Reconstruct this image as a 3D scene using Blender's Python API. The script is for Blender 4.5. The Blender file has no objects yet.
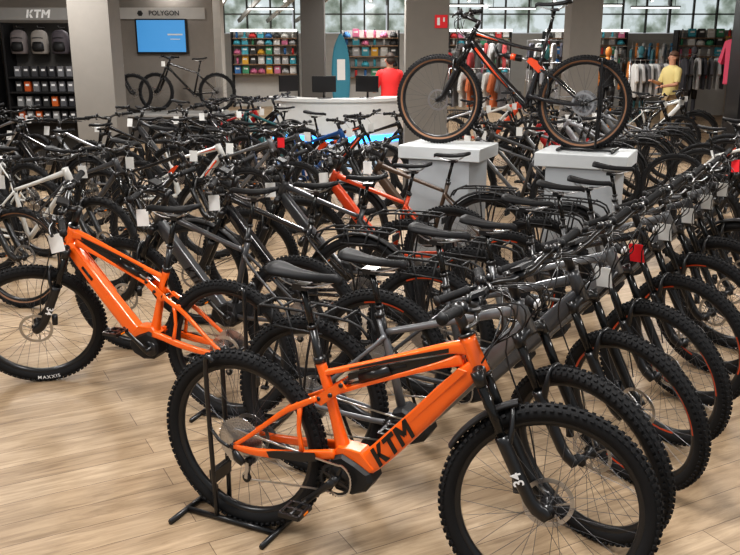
import bpy, math, random
from mathutils import Vector, Matrix
random.seed(7)
V=Vector
SC=bpy.context.scene
COL=SC.collection
rad=math.radians
# ------------------------------------------------------------------ materials
def mat(name,color,rough=.5,metal=0.0,emit=0,var=0.06,coat=0,spec=.5):
    m=bpy.data.materials.new(name); m.use_nodes=True
    nt=m.node_tree; b=nt.nodes['Principled BSDF']
    c=(color[0],color[1],color[2],1)
    b.inputs['Roughness'].default_value=rough
    b.inputs['Metallic'].default_value=metal
    b.inputs['Specular IOR Level'].default_value=spec
    if coat: b.inputs['Coat Weight'].default_value=coat
    if emit:
        b.inputs['Base Color'].default_value=c
        b.inputs['Emission Color'].default_value=c
        b.inputs['Emission Strength'].default_value=emit
        return m
    tc=nt.nodes.new('ShaderNodeTexCoord'); n=nt.nodes.new('ShaderNodeTexNoise')
    n.inputs['Scale'].default_value=9
    nt.links.new(tc.outputs['Object'],n.inputs['Vector'])
    mx=nt.nodes.new('ShaderNodeMix'); mx.data_type='RGBA'
    mx.inputs['A'].default_value=tuple(min(1,k*(1-var)) for k in c[:3])+(1,)
    mx.inputs['B'].default_value=tuple(min(1,k*(1+var)) for k in c[:3])+(1,)
    nt.links.new(n.outputs['Fac'],mx.inputs['Factor'])
    nt.links.new(mx.outputs['Result'],b.inputs['Base Color'])
    return m
M={}
M['rubber']=mat('rubber',(.011,.011,.012),.8,spec=.35)
M['tan']=mat('tan_sidewall',(.19,.095,.05),.7)
M['black']=mat('satin_black',(.010,.010,.011),.32,coat=.2)
M['matte']=mat('matte_black',(.014,.014,.015),.55,spec=.4)
M['seat']=mat('saddle_black',(.010,.010,.011),.6,spec=.25)
M['rim']=mat('rim_black',(.015,.015,.016),.3)
M['steel']=mat('steel',(.50,.50,.51),.3,1)
M['alu']=mat('brushed_aluminium',(.50,.50,.51),.3,1)
M['spoke']=mat('spoke_dark',(.10,.10,.105),.4,.5)
M['stanchion']=mat('stanchion_black',(.03,.03,.03),.12,.6)
M['orange']=mat('orange_paint',(.85,.135,.007),.28,0,coat=.6)
M['orangered']=mat('orange_red_paint',(.58,.06,.012),.3,coat=.5)
M['grey']=mat('grey_paint',(.15,.155,.163),.3,.3,coat=.5)
M['darkgrey']=mat('dark_grey_paint',(.055,.057,.062),.3,.1,coat=.5)
M['silver']=mat('silver_paint',(.34,.35,.37),.3,.4,coat=.3)
M['white']=mat('white_paint',(.60,.60,.58),.3,coat=.3)
M['blackp']=mat('black_paint',(.013,.013,.015),.2,coat=.7)
M['brown']=mat('brown_paint',(.07,.045,.03),.3)
M['blue']=mat('blue_paint',(.015,.08,.26),.3)
M['teal']=mat('teal_paint',(.03,.13,.14),.3)
M['red']=mat('red_paint',(.42,.02,.02),.3)
M['paper']=mat('paper_white',(.76,.76,.74),.7)
M['redtag']=mat('red_tag',(.75,.02,.03),.6)
M['letter']=mat('black_lettering',(.01,.01,.01),.4)
M['wlet']=mat('white_lettering',(.8,.8,.8),.5)
M['amber']=mat('amber_reflector',(.9,.25,.02),.2)
M['skin']=mat('skin',(.50,.26,.17),.55)
M['hair']=mat('hair',(.03,.018,.012),.7)
M['wall']=mat('wall_greige',(.24,.215,.19),.8)
M['wallw']=mat('wall_white',(.50,.49,.47),.8)
M['pillar']=mat('pillar_greige',(.21,.193,.172),.75)
M['pillard']=mat('pillar_dark',(.10,.095,.09),.75)
M['panel']=mat('header_panel_grey',(.24,.235,.225),.6)
M['darkunit']=mat('dark_display_panel',(.06,.056,.052),.6)
M['ceil']=mat('ceiling_white',(.6,.6,.58),.9)
M['beam']=mat('roof_beam_white',(.50,.50,.48),.8)
M['mull']=mat('window_frame_grey',(.16,.165,.16),.6)
M['pedestal']=mat('pedestal_grey',(.33,.35,.37),.5)
M['pedtop']=mat('pedestal_top',(.45,.47,.48),.45)
M['counter']=mat('counter_white',(.66,.66,.65),.3)
M['lightbox']=mat('lit_panel',(.95,.95,.9),emit=1.6)
M['led']=mat('blue_led',(.03,.30,1),emit=5)
M['screen']=mat('blue_screen',(.045,.20,.42),emit=.85)
M['wood']=mat('shelf_wood',(.24,.15,.09),.6)
M['glow']=mat('pale_floor',(.30,.40,.43),.3)  # bluish glow on the floor, put into the colour
def glassmat():
    m=bpy.data.materials.new('daylight_glazing'); m.use_nodes=True; nt=m.node_tree; b=nt.nodes['Principled BSDF']
    tc=nt.nodes.new('ShaderNodeTexCoord'); n=nt.nodes.new('ShaderNodeTexNoise'); n.inputs['Scale'].default_value=1.9; n.inputs['Detail'].default_value=6
    nt.links.new(tc.outputs['Object'],n.inputs['Vector']); r=nt.nodes.new('ShaderNodeValToRGB')
    e=r.color_ramp.elements; e[0].position=.38; e[0].color=(.16,.20,.16,1); e[1].position=.60; e[1].color=(.70,.78,.80,1)
    x=e.new(.48); x.color=(.38,.44,.40,1)
    nt.links.new(n.outputs['Fac'],r.inputs['Fac']); nt.links.new(r.outputs['Color'],b.inputs['Emission Color']); b.inputs['Emission Strength'].default_value=.8
    b.inputs['Base Color'].default_value=(.1,.1,.1,1); b.inputs['Roughness'].default_value=.1
    return m
M['skyglass']=glassmat()
# ------------------------------------------------------------------ mesh builder
def cm(pts,k=6,closed=False):
    n=len(pts); out=[]
    def g(i):
        if closed: return pts[i%n]
        return pts[max(0,min(n-1,i))]
    segs=n if closed else n-1
    for i in range(segs):
        p0,p1,p2,p3=g(i-1),g(i),g(i+1),g(i+2)
        for j in range(k):
            t=j/k
            out.append(tuple(.5*((2*b)+(-a+c)*t+(2*a-5*b+4*c-d)*t*t+(-a+3*b-3*c+d)*t**3) for a,b,c,d in zip(p0,p1,p2,p3)))
    if not closed: out.append(tuple(pts[-1]))
    return out
class MB:
    def __init__(s,mats): s.v=[];s.f=[];s.m=[];s.sm=[];s.mats=mats
    def add(s,vs,fs,m=0,smooth=True):
        o=len(s.v); s.v+= [tuple(v) for v in vs]
        for f in fs:
            s.f.append(tuple(i+o for i in f)); s.m.append(m); s.sm.append(smooth)
    def tube(s,pts,r,n=8,m=0,ref=(0,1,0),closed=False,cap=True,k=0,sq=1.0):
        if k: pts=cm([tuple(p) for p in pts],k,closed)
        ref=V(ref); P=[V(p[:3]) for p in pts]; vs=[];N=len(P)
        for i,p in enumerate(P):
            if closed: t=(P[(i+1)%N]-P[i-1])
            else: t=P[min(i+1,N-1)]-P[max(i-1,0)]
            t.normalize()
            sd=ref-t*ref.dot(t)
            if sd.length<.05:
                q=V((0,0,1)) if abs(t.z)<.9 else V((1,0,0)); sd=q-t*q.dot(t)
            sd.normalize(); nn=t.cross(sd)
            q=pts[i]
            if len(q)>=5: a,b=q[3],q[4]
            elif len(q)==4: a=b=q[3]
            elif isinstance(r,(tuple,list)): a,b=r
            else: a=b=r
            for j in range(n):
                an=2*math.pi*(j+.5)/n
                c,d=math.cos(an),math.sin(an)
                if sq!=1: c=math.copysign(abs(c)**sq,c); d=math.copysign(abs(d)**sq,d)
                vs.append(p+sd*(a*c)+nn*(b*d))
        fs=[]
        for i in range(N if closed else N-1):
            for j in range(n):
                a=i*n+j;b=i*n+(j+1)%n;c=((i+1)%N)*n+(j+1)%n;d=((i+1)%N)*n+j
                fs.append((a,b,c,d))
        if cap and not closed:
            fs.append(tuple(range(n-1,-1,-1))); fs.append(tuple((N-1)*n+j for j in range(n)))
        s.add(vs,fs,m,n>4)
    def lathe(s,prof,c=(0,0,0),n=32,m=0,axis='y',closed=False,ms=None,smooth=True,arc=None):
        c=V(c); vs=[];P=len(prof); Q=[]
        full=arc is None
        cnt=n if full else n+1
        for i in range(cnt):
            a=2*math.pi*i/n if full else arc[0]+(arc[1]-arc[0])*i/n
            for (r,y) in prof:
                if axis=='y': vs.append(c+V((r*math.cos(a),y,r*math.sin(a))))
                elif axis=='z': vs.append(c+V((r*math.cos(a),r*math.sin(a),y)))
                else: vs.append(c+V((y,r*math.cos(a),r*math.sin(a))))
        for i in range(n):
            i2=(i+1)%cnt if full else i+1
            for j in range(P if closed else P-1):
                j2=(j+1)%P
                Q.append(((i*P+j,i2*P+j,i2*P+j2,i*P+j2),ms[j] if ms else m))
        o=len(s.v); s.v+=[tuple(v) for v in vs]
        for f,mm in Q:
            s.f.append(tuple(i+o for i in f)); s.m.append(mm); s.sm.append(smooth)
    def box(s,c,size,m=0,R=None):
        c=V(c); vs=[]
        for z in(-.5,.5):
            for y in(-.5,.5):
                for x in(-.5,.5):
                    p=V((x*size[0],y*size[1],z*size[2]))
                    if R is not None: p=R@p
                    vs.append(c+p)
        s.add(vs,[(0,2,3,1),(4,5,7,6),(0,1,5,4),(2,6,7,3),(0,4,6,2),(1,3,7,5)],m,False)
    def prism(s,poly,y0,y1,m=0,bev=.006,axis='y',off=(0,0,0)):
        cx=sum(p[0] for p in poly)/len(poly); cz=sum(p[1] for p in poly)/len(poly)
        sz=max(max(abs(p[0]-cx),abs(p[1]-cz)) for p in poly); k=1-bev/sz if sz else 1
        n=len(poly); vs=[]
        for y,q in ((y0,k),(y0+bev,1),(y1-bev,1),(y1,k)):
            for p in poly:
                x=cx+(p[0]-cx)*q; z=cz+(p[1]-cz)*q
                if axis=='y': vs.append((x+off[0],y+off[1],z+off[2]))
                elif axis=='x': vs.append((y+off[0],x+off[1],z+off[2]))
                else: vs.append((x+off[0],z+off[1],y+off[2]))
        fs=[]
        for l in range(3):
            for j in range(n): fs.append((l*n+j,l*n+(j+1)%n,(l+1)*n+(j+1)%n,(l+1)*n+j))
        fs.append(tuple(range(n-1,-1,-1))); fs.append(tuple(3*n+j for j in range(n)))
        s.add(vs,fs,m,False)
    def ell(s,c,r,m=0,nu=14,nv=9,zmin=-1):
        vs=[];fs=[]
        for i in range(nv+1):
            ph=math.pi*i/nv; z=max(math.cos(ph),zmin)
            for j in range(nu):
                a=2*math.pi*j/nu; q=math.sin(ph)
                vs.append((c[0]+r[0]*q*math.cos(a),c[1]+r[1]*q*math.sin(a),c[2]+r[2]*z))
        for i in range(nv):
            for j in range(nu):
                fs.append((i*nu+j,(i+1)*nu+j,(i+1)*nu+(j+1)%nu,i*nu+(j+1)%nu))
        s.add(vs,fs,m)
    def mesh(s,name):
        me=bpy.data.meshes.new(name); me.from_pydata(s.v,[],s.f)
        me.polygons.foreach_set('material_index',s.m); me.polygons.foreach_set('use_smooth',s.sm)
        for k in s.mats: me.materials.append(M[k])
        me['keys']=','.join(s.mats)
        import bmesh
        bm=bmesh.new(); bm.from_mesh(me); bmesh.ops.recalc_face_normals(bm,faces=bm.faces); bm.to_mesh(me); bm.free()
        me.update(); return me
def newobj(name,me,parent=None,loc=None,rot=None,**props):
    o=bpy.data.objects.new(name,me); COL.objects.link(o)
    if loc is not None: o.location=loc
    if rot is not None: o.rotation_euler=rot
    if parent: o.parent=parent
    for k,v in props.items(): o[k]=v
    return o
def struct(name,me,**k): return newobj(name,me,kind='structure',**k)
def text_obj_mesh(body,size,matkey,ext=.001,shear=0,bold=0,align='CENTER',space=1):
    cu=bpy.data.curves.new('txt','FONT'); cu.body=body; cu.size=size; cu.extrude=ext; cu.shear=shear; cu.offset=bold; cu.space_character=space
    cu.align_x=align; cu.align_y='CENTER'; cu.resolution_u=3
    ob=bpy.data.objects.new('txt',cu); COL.objects.link(ob)
    dg=bpy.context.evaluated_depsgraph_get(); me=bpy.data.meshes.new_from_object(ob.evaluated_get(dg))
    bpy.data.objects.remove(ob); me.materials.clear(); me.materials.append(M[matkey]); me['keys']=matkey
    return me
def xform(me,mx): me.transform(mx); me.update(); return me
def joinmesh(list_me,name):
    v=[];f=[];o=0
    for me in list_me:
        v+=[tuple(p.co) for p in me.vertices]; f+=[tuple(i+o for i in p.vertices) for p in me.polygons]; o+=len(me.vertices)
    r=bpy.data.meshes.new(name); r.from_pydata(v,[],f)
    for m in list_me[0].materials: r.materials.append(m)
    r['keys']=list_me[0]['keys']; r.update(); return r
def block_ktm(h,key,shear=.28):
    # heavy wide slanted letters made of convex bars; unit height 1, centred
    quads=[ # K
     [(0,0),(.26,0),(.26,1),(0,1)],[(.22,.40),(.52,1),(.86,1),(.42,.40)],[(.22,.62),(.42,.62),(.88,0),(.54,0)],
     # T
     [(.94,.76),(1.80,.76),(1.80,1),(.94,1)],[(1.24,0),(1.50,0),(1.50,.80),(1.24,.80)],
     # M
     [(1.90,0),(2.14,0),(2.14,1),(1.90,1)],[(2.70,0),(2.94,0),(2.94,1),(2.70,1)],
     [(2.10,1),(2.16,1),(2.50,.46),(2.34,.30),(2.10,.66)],[(2.74,1),(2.68,1),(2.34,.46),(2.50,.30),(2.74,.66)]]
    v=[];f=[]
    for qd in quads:
        o=len(v)
        for z in(-.001,.001):
            for (x,y) in qd: v.append((((x-1.47)+shear*(y-.5))*h,(y-.5)*h,z))
        n=len(qd); f.append(tuple(o+n+i for i in range(n))); f.append(tuple(o+n-1-i for i in range(n)))
        for i in range(n): f.append((o+i,o+(i+1)%n,o+n+(i+1)%n,o+n+i))
    me=bpy.data.meshes.new('blk'); me.from_pydata(v,[],f); me.materials.append(M[key]); me['keys']=key; me.update(); return me
# ------------------------------------------------------------------ bicycle parts
R_W=.37
H1=V((.97,0,.825)); U=V((.407,0,-.914)); PF=V((.914,0,.407)); WB=1.22
def ax(t,off=0,y=0):
    p=H1+U*t+PF*off; return (p.x,y,p.z)
def wheel_mesh(q,tr,decal=False):
    b=MB(['rim','spoke','black','ACC'])
    n=56 if q else 36
    ro=R_W-tr*1.55
    w=.015
    b.lathe([(ro,-w),(ro-.012,-w),(ro-.026,-w*.55),(ro-.026,w*.55),(ro-.012,w),(ro,w),(ro-.006,0)],n=n,closed=True,m=0)
    if decal:
        for a0 in (0.3,2.4,4.5):
            for sgn in(-1,1):
                b.lathe([(ro-.003,sgn*(w+.0008)),(ro-.012,sgn*(w+.0008)),(ro-.017,sgn*(w*.85+.0012))],n=8,arc=(a0,a0+.7),m=3)
    b.lathe([(.0,-.055),(.009,-.055),(.010,-.04),(.027,-.036),(.027,-.03),(.014,-.024),(.014,.024),(.027,.03),(.027,.036),(.010,.04),(.009,.055),(0,.055)],n=16 if q else 10,m=2)
    N=32 if q else 20
    for i in range(N):
        a=2*math.pi*i/N; sg=1 if i%2 else -1; cr=.42*(1 if (i//2)%2 else -1)
        p0=(.026*math.cos(a+cr*3),sg*.033,.026*math.sin(a+cr*3)); p1=((ro-.024)*math.cos(a),0,(ro-.024)*math.sin(a))
        b.tube([p0,p1],.0010 if q else .0011,n=3,m=1,cap=False)
    return b.mesh('wheel')
def tyre_mesh(q,tr,knob=True):
    b=MB(['rubber','SIDE'])
    n=72 if q else 40; k=12 if q else 8
    prof=[];ms=[]
    for j in range(k):
        a=2*math.pi*(j+.5)/k
        prof.append((R_W-tr+tr*math.cos(a),tr*math.sin(a)))
        am=2*math.pi*(j+1)/k; ms.append(0 if math.cos(am)>-.1 else 1)
    b.lathe(prof,n=n,closed=True,ms=ms)
    if knob:
        K=84 if q else 44
        for i in range(K):
            th=2*math.pi*i/K
            for j,al in enumerate((-1.0,-.38,.38,1.0)):
                t2=th+(math.pi/K if j%2 else 0)
                r=R_W-tr+ (tr+.002)*math.cos(al); y=(tr+.002)*math.sin(al)
                er=V((math.cos(t2),0,math.sin(t2))); et=V((-math.sin(t2),0,math.cos(t2)));ey=V((0,1,0))
                nr=er*math.cos(al)+ey*math.sin(al); ns=et.cross(nr)
                Rm=Matrix((nr,ns,et)).transposed()
                if q or j in(0,3) or i%2==0:
                    b.box(er*r+ey*y,(.009,.011,.013 if q else .018),0,Rm)
    return b.mesh('tyre')
def tyre_text():
    me=text_obj_mesh('MAXXIS',.030,'wlet',.0004,bold=.0004,space=1.25)
    r=R_W-.030
    for v in me.vertices:
        x,y,z=v.co; rr=r-y; a=x/r
        v.co=(-rr*math.sin(a),0.0305-abs(y)*.1+z,-rr*math.cos(a))
    return me
def rotor_mesh(q,y):
    b=MB(['steel']); n=32 if q else 18
    b.lathe([(.09,y),(.09,y+.002),(.074,y+.002),(.074,y)],n=n,closed=True,smooth=False)
    for i in range(6):
        a=i*math.pi/3
        b.tube([(.02*math.cos(a),y,.02*math.sin(a)),(.078*math.cos(a+.45),y,.078*math.sin(a+.45))],(.005,.0012),n=4,ref=(math.cos(a+1.57),0,math.sin(a+1.57)))
    return b.mesh('brake_disc')
def cassette_mesh(q):
    b=MB(['alu']); n=30
    for i in range(8 if q else 4):
        st=8 if q else 4
        r=.100-(i)*.078/st; y=-.026-i*.030/st
        pr=[(r,y),(r,y-.0018),(r-.011,y-.0018),(r-.011,y)]
        b.lathe(pr,n=n,closed=True,smooth=False)
        if q:
            T=int(r*480)
            for t in range(T):
                a=2*math.pi*t/T
                b.box((( r+.002)*math.cos(a),y-.001,(r+.002)*math.sin(a)),(.005,.0018,.004),0,Matrix.Rotation(-a,3,'Y'))
        for s in range(5):
            a=s*2*math.pi/5+i*.2
            b.tube([(.015*math.cos(a),y-.001,.015*math.sin(a)),((r-.008)*math.cos(a),y-.001,(r-.008)*math.sin(a))],(.003,.0012),n=4)
    return b.mesh('cassette')
SQ=.5
def frame_fs_e(q):
    n=24 if q else 12; b=MB(['FRAME','black'])
    b.tube([ax(.0)+(.032,.032),ax(-.02)+(.030,.030),ax(-.11)+(.027,.027),ax(-.13)+(.028,.028)],0,n=n)
    b.tube([ax(.002),ax(.012)],.034,n=n,m=1); b.tube([ax(-.132),ax(-.142)],.030,n=n,m=1)
    b.tube([(.968,0,.86,.024,.028),(.918,0,.803,.029,.035),(.84,0,.715,.032,.039),(.76,0,.620,.033,.041),(.60,0,.442,.034,.043),(.51,0,.355,.034,.038)],0,n=n,k=4,sq=SQ)
    # raised facet ridge on both sides of the battery tube
    for s in(-1,1):
        b.prism([(.93,.832),(.90,.838),(.70,.606),(.715,.590)],s*.0315-.003,s*.0315+.003,0,.002)
    b.tube([(.940,0,.908,.023,.030),(.84,0,.889,.019,.018),(.60,0,.802,.015,.011),(.40,0,.728,.014,.011),(.358,0,.712,.017,.015)],0,n=n,k=4,sq=SQ)
    b.tube([(.905,0,.862,.018,.024),(.80,0,.818,.017,.012),(.58,0,.722,.013,.008),(.43,0,.655,.015,.010)],0,n=n,k=4,sq=SQ)
    b.tube([(.353,0,.755,.019,.019),(.383,0,.66,.019,.019),(.425,0,.50,.022,.021),(.455,0,.39,.031,.032)],0,n=n,k=4,sq=.8)
    b.tube([ (.353,0,.755,.023,.023),(.347,0,.777,.023,.023)],0,n=n,m=1)
    b.prism([(.41,.415),(.44,.45),(.53,.445),(.59,.385),(.56,.352),(.47,.395)],-.038,.038,0,.006)
    b.prism([(.88,.880),(.60,.785),(.47,.733),(.47,.690),(.60,.738),(.86,.845)],-.0095,.0095,1,.001)
    for s in(-1,1):
        b.prism([(.86,.898),(.62,.815),(.48,.760),(.48,.754),(.62,.803),(.86,.882)],s*.0185-.002,s*.0185+.002,1,.001)
    for y in(-.030,.030):
        b.prism([(.33,.615),(.37,.597),(.475,.685),(.455,.71),(.40,.672)],y-.005,y+.005,0,.002)
    for p in((.36,.625),(.455,.695),(.41,.648)):
        b.tube([(p[0],-.040,p[1]),(p[0],.040,p[1])],.009,n=8,m=1,ref=(0,0,1))
    return b.mesh('frame')
def cover_panel(q):
    b=MB(['black']); s=1
    b.tube([(.86,s*.032,.735,.003,.009),(.80,s*.034,.67,.003,.009)],0,n=8)
    return b.mesh('charge_port_cover')
def swingarm(q,slim=False):
    n=12 if q else 6; b=MB(['FRAME','black'])
    k=.68 if slim else .75
    for s in(-1,1):
        b.tube([(0,s*.07,.37,.009,.016*k),(.10,s*.068,.366,.010,.020*k),(.25,s*.058,.383,.011,.024*k),(.36,s*.047,.405,.011,.024*k),(.43,s*.043,.418,.012,.025*k)],0,n=n,k=3,sq=SQ)
        b.tube([(0,s*.07,.375,.008,.012*k),(.08,s*.066,.435,.008,.012*k),(.22,s*.052,.552,.009,.015*k),(.29,s*.045,.592,.009,.016*k),(.355,s*.041,.628,.009,.014*k)],0,n=n,k=3,sq=SQ)
        b.tube([(.30,s*.055,.40,.008,.014*k),(.282,s*.05,.49,.007,.010*k),(.288,s*.045,.585,.008,.014*k)],0,n=n,k=2,sq=SQ)
        b.tube([(-.004,s*.078,.37),(-.004,s*.06,.37)],.015,n=10,m=1,ref=(0,0,1))
    b.tube([(.27,-.05,.583,.01,.014),(.27,.05,.583,.01,.014)],0,n=8,ref=(0,0,1))
    if not slim: b.prism([(.16,.360),(.30,.373),(.37,.390),(.36,.420),(.22,.398),(.15,.383)],-.077,-.068,1,.002)
    return b.mesh('swingarm')
def shock(q):
    b=MB(['black','ACC2','matte']); 
    p0=V((.455,0,.695));p1=V((.70,0,.805)); d=(p1-p0).normalized()
    b.tube([p0,p0+d*.10],.011,n=10,m=1); b.tube([p0+d*.07,p0+d*.20],.021,n=12,m=0); b.tube([p0+d*.2,p1],.012,n=10,m=2)
    return b.mesh('rear_shock')
def shock_xc(q):
    b=MB(['black','ACC2','AL']); 
    p0=V((.45,0,.70));p1=V((.72,0,.745)); d=(p1-p0).normalized()
    b.tube([p0,p0+d*.10],.011,n=10,m=1); b.tube([p0+d*.07,p0+d*.21],.027,n=12,m=0); b.tube([p0+d*.12,p0+d*.16],.0275,n=12,m=2); b.tube([p0+d*.2,p1],.014,n=10,m=0)
    b.tube([p1,p1+V((0.03,0,.08))],.012,n=8,m=0)
    return b.mesh('rear_shock')
def frame_ht(q,e,step=0):
    n=16 if q else 10; b=MB(['FRAME','black','ACC'])
    b.tube([ax(.0)+(.031,.031),ax(-.11)+(.027,.027),ax(-.13)+(.028,.028)],0,n=n)
    if e:
        b.tube([(.965,0,.865,.024,.030),(.905,0,.795,.029,.037),(.74,0,.60,.032,.041),(.57,0,.41,.032,.041),(.50,0,.34,.032,.037)],0,n=n,k=4,sq=SQ)
    else:
        b.tube([(.965,0,.86,.020,.023),(.72,0,.60,.020,.022),(.46,0,.335,.02,.021)],0,n=n,k=3)
    if step:
        b.tube([(.93,0,.88,.02,.026),(.72,0,.72,.018,.022),(.56,0,.60,.018,.022),(.415,0,.53,.018,.02)],0,n=n,k=4)
    else:
        b.tube([(.935,0,.915,.019,.025),(.75,0,.855,.016,.018),(.55,0,.79,.015,.015),(.37,0,.735,.014,.014)],0,n=n,k=4,sq=.8)
    b.tube([(.335,0,.80,.017,.017),(.37,0,.68,.017,.017),(.46,0,.335,.020,.020)],0,n=n)
    b.tube([(.337,0,.795),(.332,0,.813)],.022,n=n,m=1)
    for s in(-1,1):
        b.tube([(0,s*.068,.37,.007,.011),(.15,s*.064,.36,.008,.012),(.32,s*.045,.345,.009,.013),(.45,s*.025,.34,.011,.016)],0,n=8,k=3)
        b.tube([(0,s*.068,.375,.006,.009),(.2,s*.05,.56,.007,.009),(.32,s*.032,.67,.008,.010),(.365,s*.014,.72,.009,.011)],0,n=8,k=3)
        b.tube([(-.004,s*.074,.37),(-.004,s*.058,.37)],.013,n=8,m=1,ref=(0,0,1))
    b.tube([(.25,-.05,.60),(.25,.05,.60)],.008,n=6,ref=(0,0,1))
    return b.mesh('frame')
def frame_xc(q):
    n=14; b=MB(['FRAME','black','AL'])
    b.tube([ax(.0)+(.031,.031),ax(-.11)+(.027,.027),ax(-.13)+(.028,.028)],0,n=n)
    b.tube([(.965,0,.86,.024,.030),(.74,0,.61,.027,.033),(.50,0,.38,.027,.032),(.45,0,.34,.03,.036)],0,n=n,k=4)
    b.tube([(.935,0,.915,.020,.027),(.75,0,.86,.018,.020),(.52,0,.80,.015,.014),(.34,0,.775,.015,.015)],0,n=n,k=4)
    for s in(-1,1):
        b.tube([(.91,s*.0245,.792,.003,.010),(.74,s*.0275,.603,.003,.008),(.62,s*.0275,.482,.003,.003)],0,n=6,m=2)
        b.tube([(.90,s*.0185,.902,.003,.008),(.72,s*.0165,.850,.003,.004)],0,n=6,m=2)
    b.tube([(.322,0,.84,.017,.017),(.37,0,.68,.018,.018),(.44,0,.42,.024,.030),(.455,0,.34,.03,.038)],0,n=n)
    for y in(-.03,.03): b.prism([(.33,.625),(.37,.60),(.47,.690),(.45,.72),(.39,.69)],y-.005,y+.005,2,.002)
    return b.mesh('frame')
def motor(q):
    b=MB(['matte','black'])
    b.prism([(.42,.41),(.405,.36),(.41,.305),(.435,.275),(.50,.268),(.56,.295),(.585,.335),(.575,.37),(.52,.40),(.46,.425)],-.056,.056,0,.014)
    b.lathe([(0,-.062),(.035,-.062),(.043,-.056),(.043,-.05)],(.45,0,.335),n=20,m=1)
    b.lathe([(0,.062),(.035,.062),(.043,.056),(.043,.05)],(.45,0,.335),n=20,m=1)
    return b.mesh('motor_housing')
BB=(.45,.335)
def crank(q,ang,r=.064,e=True):
    b=MB(['black','steel','matte']); n=36 if q else 20
    y=-.075 if e else -.05
    b.lathe([(r,y),(r,y-.003),(r-.010,y-.004),(r-.010,y+.001)],(BB[0],0,BB[1]),n=n,closed=True,m=2,smooth=False)
    if q:
        for t in range(36):
            a=2*math.pi*t/36; b.box((BB[0]+(r+.002)*math.cos(a),y-.0015,BB[1]+(r+.002)*math.sin(a)),(.006,.003,.005),2,Matrix.Rotation(-a,3,'Y'))
    for i in range(4):
        a=ang+.4+i*math.pi/2
        b.tube([(BB[0],y-.003,BB[1],.012,.004),(BB[0]+(r-.008)*math.cos(a),y-.002,BB[1]+(r-.008)*math.sin(a),.006,.004)],0,n=4,ref=(-math.sin(a),0,math.cos(a)))
    b.tube([(BB[0],-.095,BB[1]),(BB[0],.095,BB[1])],.015,n=12,ref=(0,0,1))
    for s,a in((-1,ang),(1,ang+math.pi)):
        c,d=math.cos(a),math.sin(a)
        b.tube([(BB[0],s*.088,BB[1],.008,.019),(BB[0]+.08*c,s*.094,BB[1]+.08*d,.007,.012),(BB[0]+.17*c,s*.102,BB[1]+.17*d,.007,.015)],0,n=8,k=2)
        b.tube([(BB[0]+.168*c,s*.098,BB[1]+.168*d),(BB[0]+.168*c,s*.12,BB[1]+.168*d)],.007,n=8,m=1,ref=(0,0,1))
    return b.mesh('crankset')
def pedal(q):
    b=MB(['black','amber','steel'])
    for x in(-.04,.04): b.box((x,0,0),(.012,.095,.016))
    for y in(-.045,0,.045): b.box((0,y,0),(.085,.012,.016))
    b.tube([(0,-.05,0),(0,.05,0)],.008,n=8,ref=(0,0,1))
    for x in(-.04,.04):
        for y in(-.04,.04): b.box((x,y,0),(.004,.004,.024),2)
    b.box((.0465,0,0),(.002,.03,.008),1); b.box((-.0465,0,0),(.002,.03,.008),1)
    return b.mesh('pedal')
def chain(q,e):
    b=MB(['steel']); y0=-.077 if e else -.052; y1=-.045
    r=.064; cr=.055
    pts=[(0-.01,y1,.37+cr),(.02,y1,.37+cr),(BB[0]-.03,y0,BB[1]+r),(BB[0]+.03,y0,BB[1]+r*.93),(BB[0]+.062,y0,BB[1]+.02),(BB[0]+.055,y0,BB[1]-.04),(BB[0]+.01,y0,BB[1]-r),(BB[0]-.05,y0,BB[1]-r*.85),
         (.06,y1,.225),(.03,y1,.215),(.015,y1,.235),(.04,y1,.27),(.05,y1,.30),(.025,y1,.315),(-.02,y1,.318),(-.052,y1,.35),(-.045,y1,.40)]
    b.tube(cm(pts,3,True),(.0035,.0045),n=4,closed=True,cap=False)
    return b.mesh('chain')
def derailleur(q):
    b=MB(['black','alu'])
    b.tube([(0,-.075,.355,.008,.012),(.02,-.085,.335,.012,.02),(.045,-.08,.31,.012,.016)],0,n=8,k=2)
    for p in((.045,.30),(.035,.228)):
        b.lathe([(.0,-.038),(.018,-.038),(.018,-.05),(0,-.05)],(p[0],0,p[1]),n=12,m=0)
    for y in(-.036,-.054): b.tube([(.045,y,.30),(.035,y,.228)],(.0015,.010),n=4,m=1)
    return b.mesh('derailleur')
def fork(q,rigid=False):
    n=12 if q else 8; b=MB(['FORK','stanchion','ACC','black'])
    b.tube([ax(.012,0,-.066)+(.017,.02),ax(-.008,0,-.03)+(.024,.024),ax(-.008,0,.03)+(.024,.024),ax(.012,0,.066)+(.017,.02)],0,n=n,k=3,ref=(0,0,1))
    b.tube([ax(-.19),ax(.01)],.015,n=n,m=3)
    for s in(-1,1):
        b.tube([ax(-.012,0,s*.066),ax(.25,0,s*.066)],.0175,n=n,m=1)
        b.tube([ax(-.022,0,s*.066),ax(.03,0,s*.066)],.0215,n=n)
        b.tube([ax(.215,0,s*.067)+(.023,.023),ax(.235,0,s*.067)+(.0235,.0235),ax(.45,.012,s*.067)+(.021,.023),ax(.50,.034,s*.067)+(.016,.026),ax(.525,.045,s*.067)+(.013,.02)],0,n=n,k=2)
    b.tube([ax(.25,.012,-.067)+(.012,.01),ax(.20,.04,-.055)+(.016,.01),ax(.155,.055,-.02)+(.018,.01),ax(.155,.055,.02)+(.018,.01),ax(.20,.04,.055)+(.016,.01),ax(.25,.012,.067)+(.012,.01)],0,n=8,k=3,ref=(0,0,1))
    b.tube([(WB,-.078,.37),(WB,.078,.37)],.008,n=8,m=3,ref=(0,0,1))
    b.tube([ax(.40,-.03,.052),ax(.455,-.045,.048)],.016,n=8,m=3)
    return b.mesh('fork')
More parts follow.
